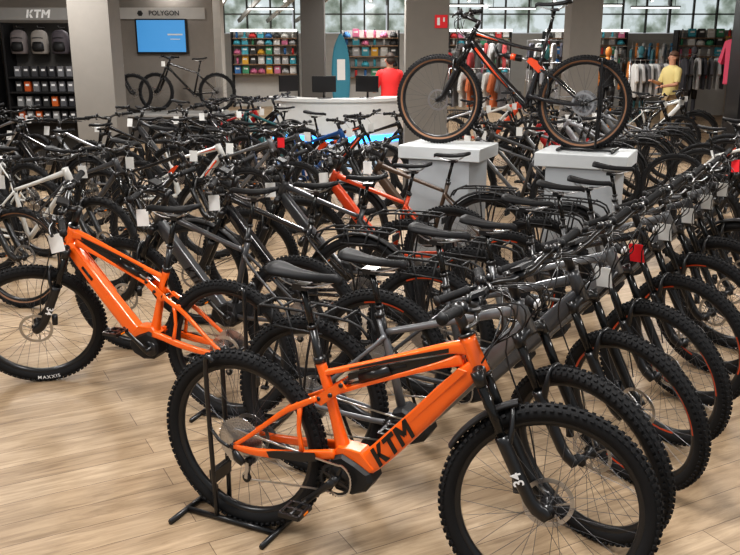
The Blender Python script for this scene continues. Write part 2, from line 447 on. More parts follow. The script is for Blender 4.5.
def fork_letter():
    L=[]
    for s in(-1,1):
        me=text_obj_mesh('34',.05,'wlet',.0006,0,.0008); d=U*(-1)
        X=d*(1 if s<0 else -1); N=V((0,s,0)); Y=N.cross(X)
        mx=Matrix((X,Y,N)).transposed().to_4x4(); mx.translation=V(ax(.36,.004,s*.091)); L.append(xform(me,mx))
    return joinmesh(L,'fork_lettering')
BC=V(ax(-.185,.05))
def handlebar(q):
    n=10 if q else 7; b=MB(['black'])
    P=[(0,0,0,.0155),(0,.06,0,.0155),(-.002,.12,.018,.0125),(-.012,.2,.028,.011),(-.045,.38,.032,.011)]
    pts=[(BC.x+p[0],-p[1],BC.z+p[2],p[3],p[3]) for p in P[::-1]]+[(BC.x+p[0],p[1],BC.z+p[2],p[3],p[3]) for p in P[1:]]
    b.tube(pts,0,n=n,k=3,ref=(0,0,1)); return b.mesh('handlebar')
def stem(q,ex=0,ez=0):
    b=MB(['black']); c=BC+V((ex,0,ex*.45+ez))
    b.tube([ax(-.19-ez),tuple(c)],(.018,.016),n=8); b.tube([ax(-.14),ax(-.205-ez)],.019,n=10)
    b.tube([(c.x,-.025,c.z),(c.x,.025,c.z)],.021,n=10,ref=(0,0,1)); return b.mesh('stem')
def grip(q,s):
    b=MB(['rubber','matte']); n=12 if q else 7
    a=(BC.x-.022,s*.26,BC.z+.030); c=(BC.x-.046,s*.388,BC.z+.032)
    b.tube([a+(.0165,.0165),(BC.x-.034,s*.32,BC.z+.031,.0155,.0155),c+(.0165,.0165)],0,n=n,k=3,ref=(0,0,1))
    for p,r in((a,.0195),(c,.0195)):
        b.tube([p,(p[0]-.002,p[1]+s*.008,p[2])],r,n=n,m=1,ref=(0,0,1))
    return b.mesh('grip')
def lever(q,s):
    b=MB(['black','alu']); x=BC.x-.012; z=BC.z+.03
    b.tube([(x,s*.205,z),(x,s*.232,z)],.018,n=10,ref=(0,0,1))
    b.tube([(x+.01,s*.225,z-.004,.011,.011),(x+.035,s*.20,z-.012,.011,.012),(x+.045,s*.15,z-.012,.009,.010)],0,n=8,k=2,ref=(0,0,1))
    b.tube([(x+.035,s*.205,z-.014,.005,.007),(x+.05,s*.26,z-.026,.005,.009),(x+.030,s*.345,z-.032,.005,.008)],0,n=6,k=3,ref=(0,0,1))
    b.tube([(x+.0,s*.19,z-.012),(x-.015,s*.2,z-.035)],(.012,.008),n=6)
    b.tube([(x+.0,s*.165,z+.002,.018,.016),(x+.01,s*.165,z+.03,.014,.010)],0,n=8)
    return b.mesh('brake_lever')
def cables(q):
    b=MB(['black']); x=BC.x; z=BC.z
    for s,yy,dd in((1,.15,.10),(-1,.15,.12),(1,.2,.07),(-1,.19,.085),(-1,.12,.15)):
        b.tube(cm([(x+.03,s*yy,z+.018),(x+dd,s*(yy-.06),z+.02),(x+dd+.01,s*.04,z-.06),(x+.055,-s*.02,z-.15),(x+.03,-s*.022,z-.2)],4),.003,n=5,cap=False)
    b.tube(cm([(x+.03,.15,z+.018),(x+.13,.10,z-.02),(x+.10,.085,z-.18),(WB-.09,.085,.60),(WB-.05,.075,.44)],4),.003,n=5,cap=False)
    return b.mesh('cables')
def display(q):
    b=MB(['matte','screen2']); R=Matrix.Rotation(rad(-25),3,'Y')
    b.box((BC.x+.005,0,BC.z+.035),(.06,.075,.014),0,R)
    b.box((BC.x+.005+.003,0,BC.z+.035+.0075),(.045,.06,.001),1,R); return b.mesh('bike_computer')
M['screen2']=mat('lcd',(.05,.06,.06),.15)
def saddle(q):
    b=MB(['seat','matte','steel']); vs=[];fs=[]; S=14 if q else 9; C=11 if q else 7
    cx=.315; L=.285
    for i in range(S+1):
        t=i/S; x=cx-.145+L*t
        w=.068*(1-max(0,(t-.12))**.68*1.04) if t>.12 else .068*(.80+.2*math.sin(t/.12*math.pi/2))
        w=max(w,.0175)
        if t>.95: w*=.75
        zt=1.045+.018*(1-t)**2-.008*math.sin(math.pi*t)-(.010 if i==S else 0)
        for j in range(C):
            u=-1+2*j/(C-1)
            dr=.026*abs(u)**3.2
            vs.append((x,w*math.sin(u*math.pi/2),zt-dr-(.006 if abs(u)<.12 and .1<t<.85 else 0)))
        for j in range(C):
            u=1-2*j/(C-1)
            vs.append((x,w*.9*math.sin(u*math.pi/2),zt-.028))
    K=2*C
    for i in range(S):
        for j in range(K): fs.append((i*K+j,i*K+(j+1)%K,(i+1)*K+(j+1)%K,(i+1)*K+j))
    fs.append(tuple(range(K))); fs.append(tuple(S*K+j for j in range(K)))
    b.add(vs,fs,0)
    for s in(-1,1):
        b.tube([(cx-.10,s*.035,1.020),(cx-.05,s*.022,.992),(cx+.04,s*.022,.992),(cx+.12,s*.008,1.018)],.0035,n=6,m=2,k=3)
    return b.mesh('saddle')
def seatpost(q):
    b=MB(['black','stanchion'])
    b.tube([(.385,0,.62),(.335,0,.83)],.0155,n=10); b.tube([(.337,0,.82),(.300,0,.975)],.013,n=10,m=1)
    b.tube([(.335,0,.828),(.332,0,.84)],.019,n=10)
    b.box((.297,0,.985),(.06,.05,.022)); return b.mesh('seatpost')
def mudguard(q,c,a0,a1,w=.028,stays=None):
    b=MB(['matte']); r=R_W+.02; n=20
    prof=[(r-.012,-w),(r,-w*.8),(r+.006,0),(r,w*.8),(r-.012,w),(r-.003,w*.7),(r+.002,0),(r-.003,-w*.7)]
    b.lathe(prof,(c[0],0,c[1]),n=n,arc=(rad(a0),rad(a1)),closed=True)
    if stays:
        for a in stays:
            for s in(-1,1):
                b.tube([(c[0],s*.07,c[1]),(c[0]+r*math.cos(rad(a)),s*w,c[1]+r*math.sin(rad(a)))],.0025,n=5)
    return b.mesh('mudguard')
def rack(q):
    b=MB(['matte'])
    for s in(-1,1):
        b.tube([(.30,s*.03,.70),(.22,s*.055,.775),(-.16,s*.06,.79),(-.22,s*.05,.78)],.007,n=6,k=3)
        b.tube([(0,s*.075,.385),(-.03,s*.07,.6),(-.08,s*.062,.785)],.006,n=6,k=2)
        b.tube([(0,s*.075,.385),(.03,s*.08,.6),(.06,s*.062,.785)],.006,n=6,k=2)
        b.tube([(-.16,s*.075,.71),(.10,s*.075,.705)],.005,n=6)
        for x in(-.15,.08): b.tube([(x,s*.06,.785),(x,s*.075,.71)],.005,n=6)
    for x in(-.22,-.12,0,.1,.2): b.tube([(x,-.06,.785),(x,.06,.785)],.006,n=6,ref=(0,0,1))
    b.box((-.235,0,.755),(.012,.09,.04)); return b.mesh('luggage_rack')
def kick(q):
    b=MB(['matte']); b.tube([(.07,.075,.36),(.09,.10,.30),(.13,.20,.01)],.008,n=8); b.box((.133,.205,.008),(.04,.03,.014)); return b.mesh('kickstand')
def headlight(q):
    b=MB(['matte','wlet']); b.tube([(BC.x+.03,0,BC.z-.05),(BC.x+.07,0,BC.z-.055)],.024,n=12); b.tube([(BC.x+.07,0,BC.z-.055),(BC.x+.073,0,BC.z-.055)],.02,n=12,m=1); return b.mesh('headlight')
def tag(q,front=False):
    b=MB(['TAG','matte']); c=V((BC.x+.06,.10,BC.z-.06))
    R=Matrix.Rotation(rad(18),3,'Z')@Matrix.Rotation(rad(8),3,'X')
    b.box(c+V((0,0,-.05)),(.07,.002,.10),0,R)
    b.tube([(BC.x,.10,BC.z+.012),(c.x,c.y,c.z)],.0012,n=3,m=1)
    return b.mesh('price_tag')
def lettering(h,p0,p1,hw,key='letter',shear=.28):
    d=V((p1[0]-p0[0],0,p1[1]-p0[1])).normalized(); c=V(((p0[0]+p1[0])/2,0,(p0[1]+p1[1])/2)); L=[]
    for s in(-1,1):
        me=block_ktm(h,key,shear)
        X=d*(1 if s<0 else -1); N=V((0,s,0)); Y=N.cross(X)
        mx=Matrix((X,Y,N)).transposed().to_4x4(); mx.translation=c+N*hw
        L.append(xform(me,mx))
    return joinmesh(L,'frame_lettering')
_cache={}
def C(key,fn):
    if key not in _cache: _cache[key]=fn()
    return _cache[key]
def template(kind,q):
    T=[]
    def P(name,me,parent=-1,loc=(0,0,0),steer=False,spin=False):
        T.append((name,me,parent,V(loc),steer,spin)); return len(T)-1
    fs=kind in('fse','fsp')
    e=kind in('fse','fsp','hte','hter','trek','step')
    tr=.030 if fs or kind in('hte','hter') else (.027 if kind in('ht','xc') else .025)
    kn=fs or kind in('hte','hter','ht','xc')
    wm=C(('w',q,tr,e),lambda:wheel_mesh(q,tr,e))
    tm=C(('t',q,tr,kn),lambda:tyre_mesh(q,tr,kn))
    rw=P('wheel',wm,loc=(0,0,R_W),spin=True); P('tyre',tm,rw)
    P('brake_disc',C(('rot',q),lambda:rotor_mesh(q,.042)),rw); 
    P('cassette',C(('cas',q),lambda:cassette_mesh(q)),rw)
    fw=P('wheel',wm,loc=(WB,0,R_W),steer=True,spin=True); P('tyre',tm,fw)
    P('brake_disc',C(('rot',q),lambda:rotor_mesh(q,.042)),fw)
    if kind=='fsp':
        P('tyre_lettering',C('tt',tyre_text),fw)
    if fs:
        P('frame',C(('fse',q),lambda:frame_fs_e(q))); P('swingarm',C(('sw',q),lambda:swingarm(q))); P('rear_shock',C(('sh',q),lambda:shock(q)))
        if kind=='fse': P('frame_lettering',C('ktm',lambda:lettering(.070,(.575,.413),(.745,.606),.0352)))
        else: P('charge_port_cover',C('bcd',lambda:cover_panel(q)))
        if q: P('fork_lettering',C('fol',fork_letter),steer=True)
    elif kind=='xc':
        P('frame',C(('xc',q),lambda:frame_xc(q))); P('swingarm',C(('sws',q),lambda:swingarm(q,True))); P('rear_shock',C(('shx',q),lambda:shock_xc(q)))
    else:
        st=kind=='step'
        P('frame',C(('ht',q,e,st),lambda:frame_ht(q,e,st)))
        if e and q: P('frame_lettering',C('ktmg',lambda:lettering(.05,(.60,.447),(.78,.645),.0332,'LET')))
    if e: P('motor_housing',C(('mo',q),lambda:motor(q)))
    P('crankset',C(('cr',q,e),lambda:crank(q,-2.4,.064,e)))
    for s,a in((-1,-2.4),(1,-2.4+math.pi)):
        P('pedal',C(('pe',q),lambda:pedal(q)),loc=(BB[0]+.168*math.cos(a),s*.165,BB[1]+.168*math.sin(a)))
    P('chain',C(('ch',q,e),lambda:chain(q,e)))
    if q: P('derailleur',C(('de',q),lambda:derailleur(q)))
    P('fork',C(('fo',q),lambda:fork(q)),steer=True)
    ex=.07 if kind=='xc' else 0
    ez=.045 if e else 0
    P('stem',C(('st',q,ex,ez),lambda:stem(q,ex,ez)),steer=True)
    hb=P('handlebar',C(('hb',q),lambda:handlebar(q)),loc=(ex,0,ex*.45+ez),steer=True)
    for s in(-1,1):
        P('grip',C(('gr',q,s),lambda:grip(q,s)),hb); P('brake_lever',C(('le',q,s),lambda:lever(q,s)),hb)
    if q: P('cables',C(('cb',q),lambda:cables(q)),loc=(0,0,ez),steer=True)
    if e: P('bike_computer',C(('dp',q),lambda:display(q)),hb)
    up=(-.014,0,.055) if kind!='xc' else (-.025,0,.10)
    P('saddle',C(('sa',q),lambda:saddle(q)),loc=up); P('seatpost',C(('sp',q),lambda:seatpost(q)),loc=up)
    if kind in('trek','step'):
        P('mudguard',C(('mr',q),lambda:mudguard(q,(0,R_W),20,200,stays=(120,190))))
        P('mudguard',C(('mf',q),lambda:mudguard(q,(WB,R_W),15,160,stays=(20,155))),steer=True)
    if kind in('trek','step','hter'):
        P('luggage_rack',C(('ra',q),lambda:rack(q))); P('headlight',C(('hl',q),lambda:headlight(q)),steer=True)
    if kind=='fse': P('mudguard',C(('mfs',q),lambda:mudguard(q,(WB,R_W),108,152,.03)),steer=True)
    if kind in('hte','hter','ht','trek','step'): P('kickstand',C(('ks',q),lambda:kick(q)))
    return T
TPL={}
KN={'fse':'electric_mountain_bike','fsp':'electric_mountain_bike','hte':'electric_mountain_bike','hter':'electric_mountain_bike','trek':'electric_trekking_bike','step':'electric_trekking_bike','ht':'mountain_bike','xc':'mountain_bike'}
KT={'fse':'full-suspension electric mountain bike','fsp':'full-suspension electric mountain bike','hte':'hardtail electric mountain bike','hter':'electric mountain bike with rear rack','trek':'electric trekking bike with rack','step':'low-step electric bike with rack','ht':'hardtail mountain bike','xc':'full-suspension mountain bike'}
for k in('SIDE','FRAME','ACC','ACC2','FORK','TAG','AL','LET'): M[k]=M['rubber']
nb=0
def bike(kind,x,y,ang,color,q=0,z=0,steer=0,label='',group=None,acc='rim',side='rubber',tagk=None,lean=0,spin=None,acc2='alu',al='orangered',let='blackp',sad=0):
    global nb; nb+=1
    T=TPL.get((kind,q)) or template(kind,q); TPL[(kind,q)]=T
    root=newobj(KN[kind],None,loc=(x,y,z),rot=(rad(lean),0,rad(ang)))
    root.empty_display_size=.2
    root['label']=label; root['category']='bicycle'
    if group: root['group']=group
    ov={'FRAME':color,'ACC':acc,'SIDE':side,'ACC2':acc2,'FORK':'black','TAG':tagk or 'paper','AL':al,'LET':let}
    Ms=Matrix.Translation(H1)@Matrix.Rotation(rad(steer),4,-U)@Matrix.Translation(-H1)
    objs=[]
    parts=list(T)
    if tagk: parts.append(('price_tag',C(('tag',),lambda:tag(0)),-1,V((0,0,0)),True,False))
    for (name,me,par,loc,st,sp) in parts:
        o=bpy.data.objects.new(name,me); COL.objects.link(o)
        o.parent=root if par<0 else objs[par]
        if sad and name in('saddle','seatpost'): loc=loc+V((-.26*sad,0,sad))
        mx=Matrix.Translation(loc)
        if st: mx=Ms@mx
        if sp: mx=mx@Matrix.Rotation(rad(spin if spin is not None else random.uniform(0,360)),4,'Y')
        o.matrix_basis=mx
        for i,k in enumerate(me['keys'].split(',')):
            if k in ov:
                o.material_slots[i].link='OBJECT'; o.material_slots[i].material=M[ov[k]]
        if name=='frame' and 'orange' in color: o['label']='glossy orange frame'
        objs.append(o)
    return root
cn={'orange':'bright orange','orangered':'orange-red','grey':'grey','darkgrey':'dark grey','silver':'silver','white':'white','blackp':'black','brown':'brown','blue':'blue','teal':'teal','red':'red'}
# ------------------------------------------------------------------ floor stand
def floor_stand(x,y,ang,label,z=0,flip=False):
    root=newobj('bike_stand',None,loc=(x,y,z),rot=(0,0,rad(ang)))
    root['label']=label; root['category']='bike stand'; root['group']='rear wheel bike stands'
    def bld():
        b=MB(['black'])
        b.tube([(-.27,-.16,.012),(-.27,.16,.012)],(.013,.011),n=6,ref=(0,0,1)); b.tube([(.16,-.15,.012),(.16,.15,.012)],(.013,.011),n=6,ref=(0,0,1))
        for s in(-1,1): b.tube([(-.27,s*.045,.014),(.16,s*.045,.014)],.012,n=6)
        return b.mesh('base')
    def bld2():
        b=MB(['black'])
        for s in(-1,1):
            b.tube([(-.12,s*.045,.02),(-.125,s*.052,.30),(-.13,s*.055,.66),(-.115,s*.055,.72),(-.095,s*.055,.70)],.010,n=8,k=4,ref=(1,0,0))
            b.tube([(-.125,s*.055,.42),(-.06,s*.085,.39),(-.01,s*.088,.372)],.007,n=6,k=2)
        b.box((-.125,0,.20),(.03,.11,.05))
        return b.mesh('upright')
    newobj('base',C('stb',bld),root); newobj('upright',C('stu',bld2),root)
# ------------------------------------------------------------------ place the bikes
HR=-25.7
bike('fse',-.50,3.09,HR,'orange',1,steer=12,label='bright orange full-suspension electric mountain bike in black floor stand',spin=20,acc='rim')
floor_stand(-.50,3.09,HR,'black steel floor stand holding a rear bicycle wheel')
bike('fsp',-.72,4.10,159,'orange',1,steer=34,label='orange full-suspension electric mountain bike with turned front wheel',spin=0,tagk='paper')
floor_stand(-.72,4.10,159,'black steel floor stand under an orange bicycle')
G='row of grey and black electric bikes'
specs=[('hter',-.26,3.50,'grey','rim',-26,None,-.05),('hte',.05,3.93,'darkgrey','orangered',-30,'paper',-.03),('hter',.32,4.36,'grey','orangered',-32,'redtag',-.08),
('hter',.60,4.80,'blackp','orangered',-30,'paper',-.05),('hte',.88,5.24,'grey','orangered',-30,'paper',-.04),('hter',1.16,5.68,'darkgrey','rim',-28,'paper',-.08),('trek',1.44,6.12,'grey','rim',-24,'paper',-.05)]
for i,(k,x,y,c,a,s,t,sd) in enumerate(specs):
    bike(k,x,y,HR+random.uniform(-1.5,1.5),c,1,steer=s,acc=a,tagk=t,group=G,let='darkgrey',sad=sd,label='%s %s parked in a row'%(cn[c],KT[k]))
G='bikes parked tail to tail'
specs=[('hte','darkgrey','rim',10,'paper',0),('trek','blackp','rim',14,'paper',-.05),('hter','darkgrey','rim',8,'paper',-.08),('hte','orangered','rim',16,'paper',-.07),('trek','brown','rim',5,'paper',-.06)]
for i,(k,c,a,s,t,sd) in enumerate(specs):
    j=i+1
    bike(k,-.72+.33*j,4.1+.5*j,158+random.uniform(-2,2),c,1,steer=s,acc=a,tagk=t,group=G,sad=sd,label='%s %s parked tail to tail'%(cn[c],KT[k]))
pal=['blackp']*6+['darkgrey']*6+['grey']*5+['white']*2+['silver']*2+['brown','blue','red','teal']
def row(n0,n1,x0,y0,ang,G,kinds,over={},skip=(),sx=.34,sy=.5,z=0):
    for k in range(n0,n1):
        if k in skip: continue
        c=over.get(k,random.choice(pal)); kd=random.choice(kinds)
        t=random.choice(['paper','paper','paper','paper','paper','redtag'])
        o=.06 if k%2 else -.06
        bike(kd,x0+sx*k+o*math.cos(rad(ang)),y0+sy*k+o*math.sin(rad(ang)),ang+random.uniform(-2,2),c,0,z=z,steer=random.uniform(-16,16),tagk=t,group=G,side='tan' if (k==0 and G.startswith('bikes facing')) else 'rubber',sad=random.uniform(-.12,.0),
             label='%s %s parked in a dense row'%(cn[c],KT[kd]))
row(0,10,-3.6,6.5,-25,'bikes facing the left aisle',['ht','ht','ht','xc'],{0:'brown',1:'white',2:'darkgrey',3:'blackp',4:'white',5:'grey',7:'blue'})
row(1,11,-4.35,6.86,155,'back to back mountain bikes',['ht','hte','trek','ht'],{1:'grey',3:'white',5:'silver'})
row(4,7,-7.4,8.5,-25,'bikes by the helmet shelves',['ht','trek'])
row(0,3,-2.9,12.4,-25,'bikes near the wall screen',['ht','trek','step'])
row(0,8,1.9,8.4,155,'bikes behind the pedestals',['trek','ht','hte','step'],{3:'red',1:'darkgrey'})
row(2,8,2.65,8.05,-25,'bikes by the clothing area',['ht','hte','trek'],{4:'orangered'})
row(0,3,3.9,14.3,-20,'bikes before the clothes racks',['ht','trek'],{1:'white'},(),.35,.55)
row(0,5,.85,13.2,-20,'bikes between pillars and counter',['ht','trek'],{1:'white',2:'orangered'},(3,),.35,.5)
PH=.55
root=newobj('display_platform',None,loc=(-4.45,16.75,0),label='long dark platform below a wall screen carrying bicycles',category='platform')
b=MB(['darkunit']); b.prism([(-1.75,-.5),(1.75,-.5),(1.75,.5),(-1.75,.5)],0,PH-.045,0,.01,'z'); newobj('platform_base',b.mesh('platform_base'),root)
b=MB(['panel']); b.prism([(-1.80,-.55),(1.80,-.55),(1.80,.55),(-1.80,.55)],PH-.044,PH-.006,0,.006,'z'); newobj('platform_top',b.mesh('platform_top'),root)
for (kd,x,y,a,c) in(('ht',-5.75,16.6,3,'darkgrey'),('ht',-2.98,16.95,176,'blackp')):
    bike(kd,x,y,a,c,0,z=PH,steer=-8,tagk='paper',group='bikes on the wall platform',label='%s %s standing on a low platform'%(cn[c],KT[kd]),sad=-.08)
for k in range(3):
    bike(['hte','hte','ht'][k],4.0+.3*k,6.85+.48*k,165,['blackp','darkgrey','white'][k],0,steer=[6,-5,10][k],tagk=['redtag','paper','paper'][k],group='bikes beside the far aisle',label='%s %s beside the aisle'%(cn[['blackp','darkgrey','white'][k]],KT[['hte','hte','ht'][k]]))
PZ=1.045
bx,by=1.70,6.88; fx,fy=.57,7.40; pa=math.degrees(math.atan2(fy-by,fx-bx))
bike('xc',bx,by,pa,'blackp',1,z=PZ,steer=6,side='tan',label='black full-suspension mountain bike with tan tyre sidewalls on pedestals',al='orangered')
floor_stand(bx,by,pa,'slim black stand on a pedestal holding a rear wheel',z=PZ)
for (x,y) in((fx+.11,fy-.04),(bx+.05,by)):
    root=newobj('display_pedestal',None,loc=(x,y,0),rot=(0,0,rad(pa+180)),label='grey two-part display pedestal carrying a bicycle wheel',category='pedestal',group='display pedestals')
    b=MB(['pedestal']); b.prism([(-.27,-.25),(.27,-.25),(.27,.25),(-.27,.25)],0,.93,0,.006,'z'); newobj('body',b.mesh('body'),root)
    b=MB(['pedtop']); b.prism([(-.36,-.27),(.36,-.27),(.36,.27),(-.36,.27)],.93,PZ-.004,0,.006,'z'); newobj('top_slab',b.mesh('top_slab'),root)
# ------------------------------------------------------------------ room
def boxme(name,c,s,key): b=MB([key]); b.box(c,s); return b.mesh(name)
fm=bpy.data.materials.new('wood_plank_floor'); fm.use_nodes=True; nt=fm.node_tree; bs=nt.nodes['Principled BSDF']
tc=nt.nodes.new('ShaderNodeTexCoord'); mp=nt.nodes.new('ShaderNodeMapping'); mp.inputs['Rotation'].default_value=(0,0,rad(-28))
nt.links.new(tc.outputs['Object'],mp.inputs['Vector'])
br=nt.nodes.new('ShaderNodeTexBrick'); br.inputs['Scale'].default_value=1; br.inputs['Brick Width'].default_value=1.3; br.inputs['Row Height'].default_value=.17
br.inputs['Mortar Size'].default_value=.0018; br.inputs['Color1'].default_value=(.335,.245,.160,1); br.inputs['Color2'].default_value=(.440,.335,.230,1); br.inputs['Mortar'].default_value=(.13,.09,.06,1)
br.offset=.37
nt.links.new(mp.outputs['Vector'],br.inputs['Vector'])
m2=nt.nodes.new('ShaderNodeMapping'); m2.inputs['Scale'].default_value=(1.0,9,1); nt.links.new(mp.outputs['Vector'],m2.inputs['Vector'])
no=nt.nodes.new('ShaderNodeTexNoise'); no.inputs['Scale'].default_value=2.6; no.inputs['Detail'].default_value=10; no.inputs['Roughness'].default_value=.68; no.inputs['Distortion'].default_value=.8; nt.links.new(m2.outputs['Vector'],no.inputs['Vector'])
cr=nt.nodes.new('ShaderNodeValToRGB'); cr.color_ramp.elements[0].position=.34; cr.color_ramp.elements[0].color=(.62,.58,.53,1); cr.color_ramp.elements[1].position=.62; cr.color_ramp.elements[1].color=(1.12,1.11,1.09,1)
nt.links.new(no.outputs['Fac'],cr.inputs['Fac'])
mu=nt.nodes.new('ShaderNodeMix'); mu.data_type='RGBA'; mu.blend_type='MULTIPLY'; mu.inputs['Factor'].default_value=1
nt.links.new(br.outputs['Color'],mu.inputs['A']); nt.links.new(cr.outputs['Color'],mu.inputs['B']); nt.links.new(mu.outputs['Result'],bs.inputs['Base Color'])
bs.inputs['Roughness'].default_value=.5; bs.inputs['Specular IOR Level'].default_value=.4
M['floor']=fm
struct('floor',boxme('floor',(2,14,-.05),(24,36,.1),'floor'))
struct('ceiling',boxme('ceiling',(2,17,3.15),(24,30,.1),'ceil'))
struct('wall_left',boxme('wall_left',(-9.55,14,1.55),(.1,36,3.1),'wall'))
struct('wall_right',boxme('wall_right',(13.55,14,1.55),(.1,36,3.1),'wallw'))
struct('wall_back',boxme('wall_back',(2,27.05,1.05),(23,.1,2.1),'wallw'))
struct('wall_display',boxme('wall_display',(-6.9,13.75,1.55),(5.2,.1,3.1),'wall'))
struct('wall_screen',boxme('wall_screen',(-6.35,18.05,1.55),(6.3,.1,3.1),'wall'))
for i in range(8):
    x=-8+i*2.85
    b=MB(['skyglass','mull'])
    b.box((x+1.4,27.05,2.6),(2.75,.04,.95),0)
    for j in range(4): b.box((x+.71*j,27.0,2.6),(.05,.12,.98),1)
    b.box((x+1.4,27.0,2.66),(2.8,.08,.04),1)
    struct('window_%d'%(i+1),b.mesh('window'))
for i in range(5):
    b=MB(['beam']); x=-5.6+i*.85
    b.tube([(x,26.4,2.45),(x+1.5,21,3.05)],(.05,.07),n=4); struct('trim_%d'%(i+1),b.mesh('roof_beam'))
b=MB(['beam']); b.box((2,20.9,2.98),(20,.14,.2)); struct('trim_20',b.mesh('cross_beam'))
def pillar(i,x,y,w,key):
    struct('trim_%d'%(i),boxme('pillar',(x,y,1.55),(w,w,3.1),key))
pillar(11,-3.72,12.0,.54,'pillar'); pillar(12,-3.30,18.6,.40,'wallw'); pillar(13,-1.22,19,.5,'pillard'); pillar(14,.64,10.1,.48,'pillar'); pillar(15,3.36,14,.48,'pillar')
for i in range(12):
    x=-4.5+i*1.15; y=19.5 if i%2 else 22.5
    r=newobj('track_spotlight',None,loc=(x,y,3.1),rot=(0,rad(random.uniform(-20,20)),0),label='small black ceiling spotlight with glowing lens',category='lamp',group='ceiling spotlights')
    b=MB(['black']); b.tube([(0,0,0),(0,0,-.12)],.012,n=6); b.tube([(0,0,-.10),(0,-.10,-.26)],.05,n=10,ref=(1,0,0)); newobj('lamp_body',b.mesh('lamp_body'),r)
    b=MB(['lightbox']); b.tube([(0,-.10,-.26),(0,-.104,-.266)],.042,n=10,ref=(1,0,0)); newobj('lens',b.mesh('lens'),r)
# hanging light bars over the shop floor
for (x,y) in((1.9,19.3),(4.9,19.3),(3.4,21.3),(6.6,20.6),(-2.4,21.5)):
    r=newobj('pendant_light_bar',None,loc=(x,y,2.62),label='slim pendant light bar hanging from the ceiling',category='lamp',group='pendant light bars')
    b=MB(['lightbox']); b.box((0,0,0),(1.1,.06,.03)); newobj('light_tube',b.mesh('light_tube'),r)
    b=MB(['black']); b.box((0,0,.03),(1.14,.08,.03)); newobj('housing',b.mesh('housing'),r)
    for s in(-1,1): b=MB(['black']); b.tube([(s*.45,0,.045),(s*.45,0,.48)],.006,n=5); newobj('cord',b.mesh('cord'),r)
# ------------------------------------------------------------------ signs / screen
def sign(name,x,y,z,w,h,board,text,size,tk,label,sym=False,tx=0):
    root=newobj(name,boxme(name,(0,0,0),(w,.05,h),board),loc=(x,y,z),label=label,category='sign')
    me=text_obj_mesh(text,size,tk,.004,bold=.002) if text!='KTM' else block_ktm(size*.68,tk,.2)
    me.transform(Matrix.Rotation(rad(90),4,'X'))
    newobj('sign_lettering',me,root,loc=(.06 if sym else tx,-.03,0))
    if sym:
        b=MB([tk]); b.prism([(.06*math.cos(a*math.pi/3),.06*math.sin(a*math.pi/3)) for a in range(6)],-.005,.005); newobj('emblem',b.mesh('emblem'),root,loc=(-.42,-.03,0))
sign('shop_sign',-4.80,12.95,2.27,1.35,.17,'panel','KTM',.17,'wlet','grey header board with white lettering above shelves',tx=-.02)
sign('shop_sign',-4.2,17.9,2.42,1.75,.22,'wallw','POLYGON',.13,'letter','pale header board with black lettering above a wall screen',True)
root=newobj('wall_television',None,loc=(-4.22,17.93,1.98),label='wall-mounted flat television showing a blue picture',category='television')
b=MB(['matte']); b.prism([(-.52,-.34),(.52,-.34),(.52,.34),(-.52,.34)],-.06,.04,0,.01); newobj('screen_frame',b.mesh('screen_frame'),root)
b=MB(['screen','wlet']); b.box((0,-.065,0),(.97,.008,.62)); b.box((.28,-.071,.03),(.3,.002,.03),1); b.box((.28,-.071,-.06),(.2,.002,.015),1); newobj('screen_panel',b.mesh('screen_panel'),root)
b=MB(['redtag','wlet']); b.box((0,0,0),(.14,.01,.14)); b.box((-.03,-.007,0),(.03,.004,.08),1); b.box((.03,-.007,.02),(.02,.004,.045),1)
newobj('fire_sign',b.mesh('fire_sign'),loc=(.79,9.85,2.1),label='small red fire extinguisher sign on a pillar',category='sign')
# ------------------------------------------------------------------ shelves and goods
def shelf_unit(x,y,w,h,levels,label,back='wall',d=.4):
    root=newobj('shelf_unit',None,loc=(x,y,0),label=label,category='shelf')
    newobj('back_panel',boxme('back_panel',(0,d/2,h/2),(w,.03,h),back),root)
    for s in(-1,1): newobj('side_panel',boxme('side_panel',(s*w/2,0,h/2),(.03,d,h),'matte'),root)
    for z in levels: newobj('shelf',boxme('shelf',(0,0,z),(w-.04,d,.025),'matte' if back=='darkunit' else 'wood'),root)
    return root
def helmet():
    b=MB(['COL','matte']); b.ell((0,0,0),(.14,.11,.12),0,14,8,zmin=-.25)
    for y in(-.05,0,.05): b.tube([(-.1,y,.075),(0,y,.125),(.1,y,.08)],(.008,.006),n=4,m=1,k=3)
    b.tube([(.12,-.06,-.0),(.17,0,.01),(.12,.06,0)],(.004,.02),n=4,m=1,ref=(0,0,1)); return b.mesh('helmet')
def backpack():
    b=MB(['COL','matte'])
    b.tube([(0,0,0,.13,.08),(0,0,.05,.15,.11),(0,0,.3,.145,.10),(0,0,.38,.11,.07),(0,0,.41,.05,.03)],0,n=14,k=2,ref=(1,0,0),sq=.75)
    b.tube([(0,-.1,.06,.10,.035),(0,-.12,.12,.11,.04),(0,-.1,.2,.09,.03)],0,n=10,k=2,m=1,ref=(1,0,0))
    b.tube([(-.10,-.105,.27),(0,-.112,.28),(.10,-.105,.27)],.006,n=5,m=1,k=2)
    for s in(-1,1): b.tube([(s*.07,.06,.38),(s*.09,.14,.25),(s*.07,.08,.05)],(.02,.006),n=4,k=3,m=1,ref=(1,0,0))
    b.tube([(-.03,0,.40),(0,0,.455),(.03,0,.40)],.006,n=5,m=1,k=3); return b.mesh('backpack')
def bottle():
    b=MB(['COL','matte']); b.lathe([(0,0),(.036,0),(.037,.1),(.03,.12),(.036,.14),(.034,.17),(.02,.185)],n=12,axis='z'); b.lathe([(.022,.18),(.02,.2),(.008,.205),(.008,.22),(0,.22)],n=10,axis='z',m=1); return b.mesh('water_bottle')
def carton(w=.09,h=.22):
    b=MB(['COL','wlet']); b.prism([(-w,0),(w,0),(w,h),(-w,h)],-.04,.04,0,.003); b.box((0,-.041,h*.64),(w*1.2,.003,h*.2),1); return b.mesh('product_pack')
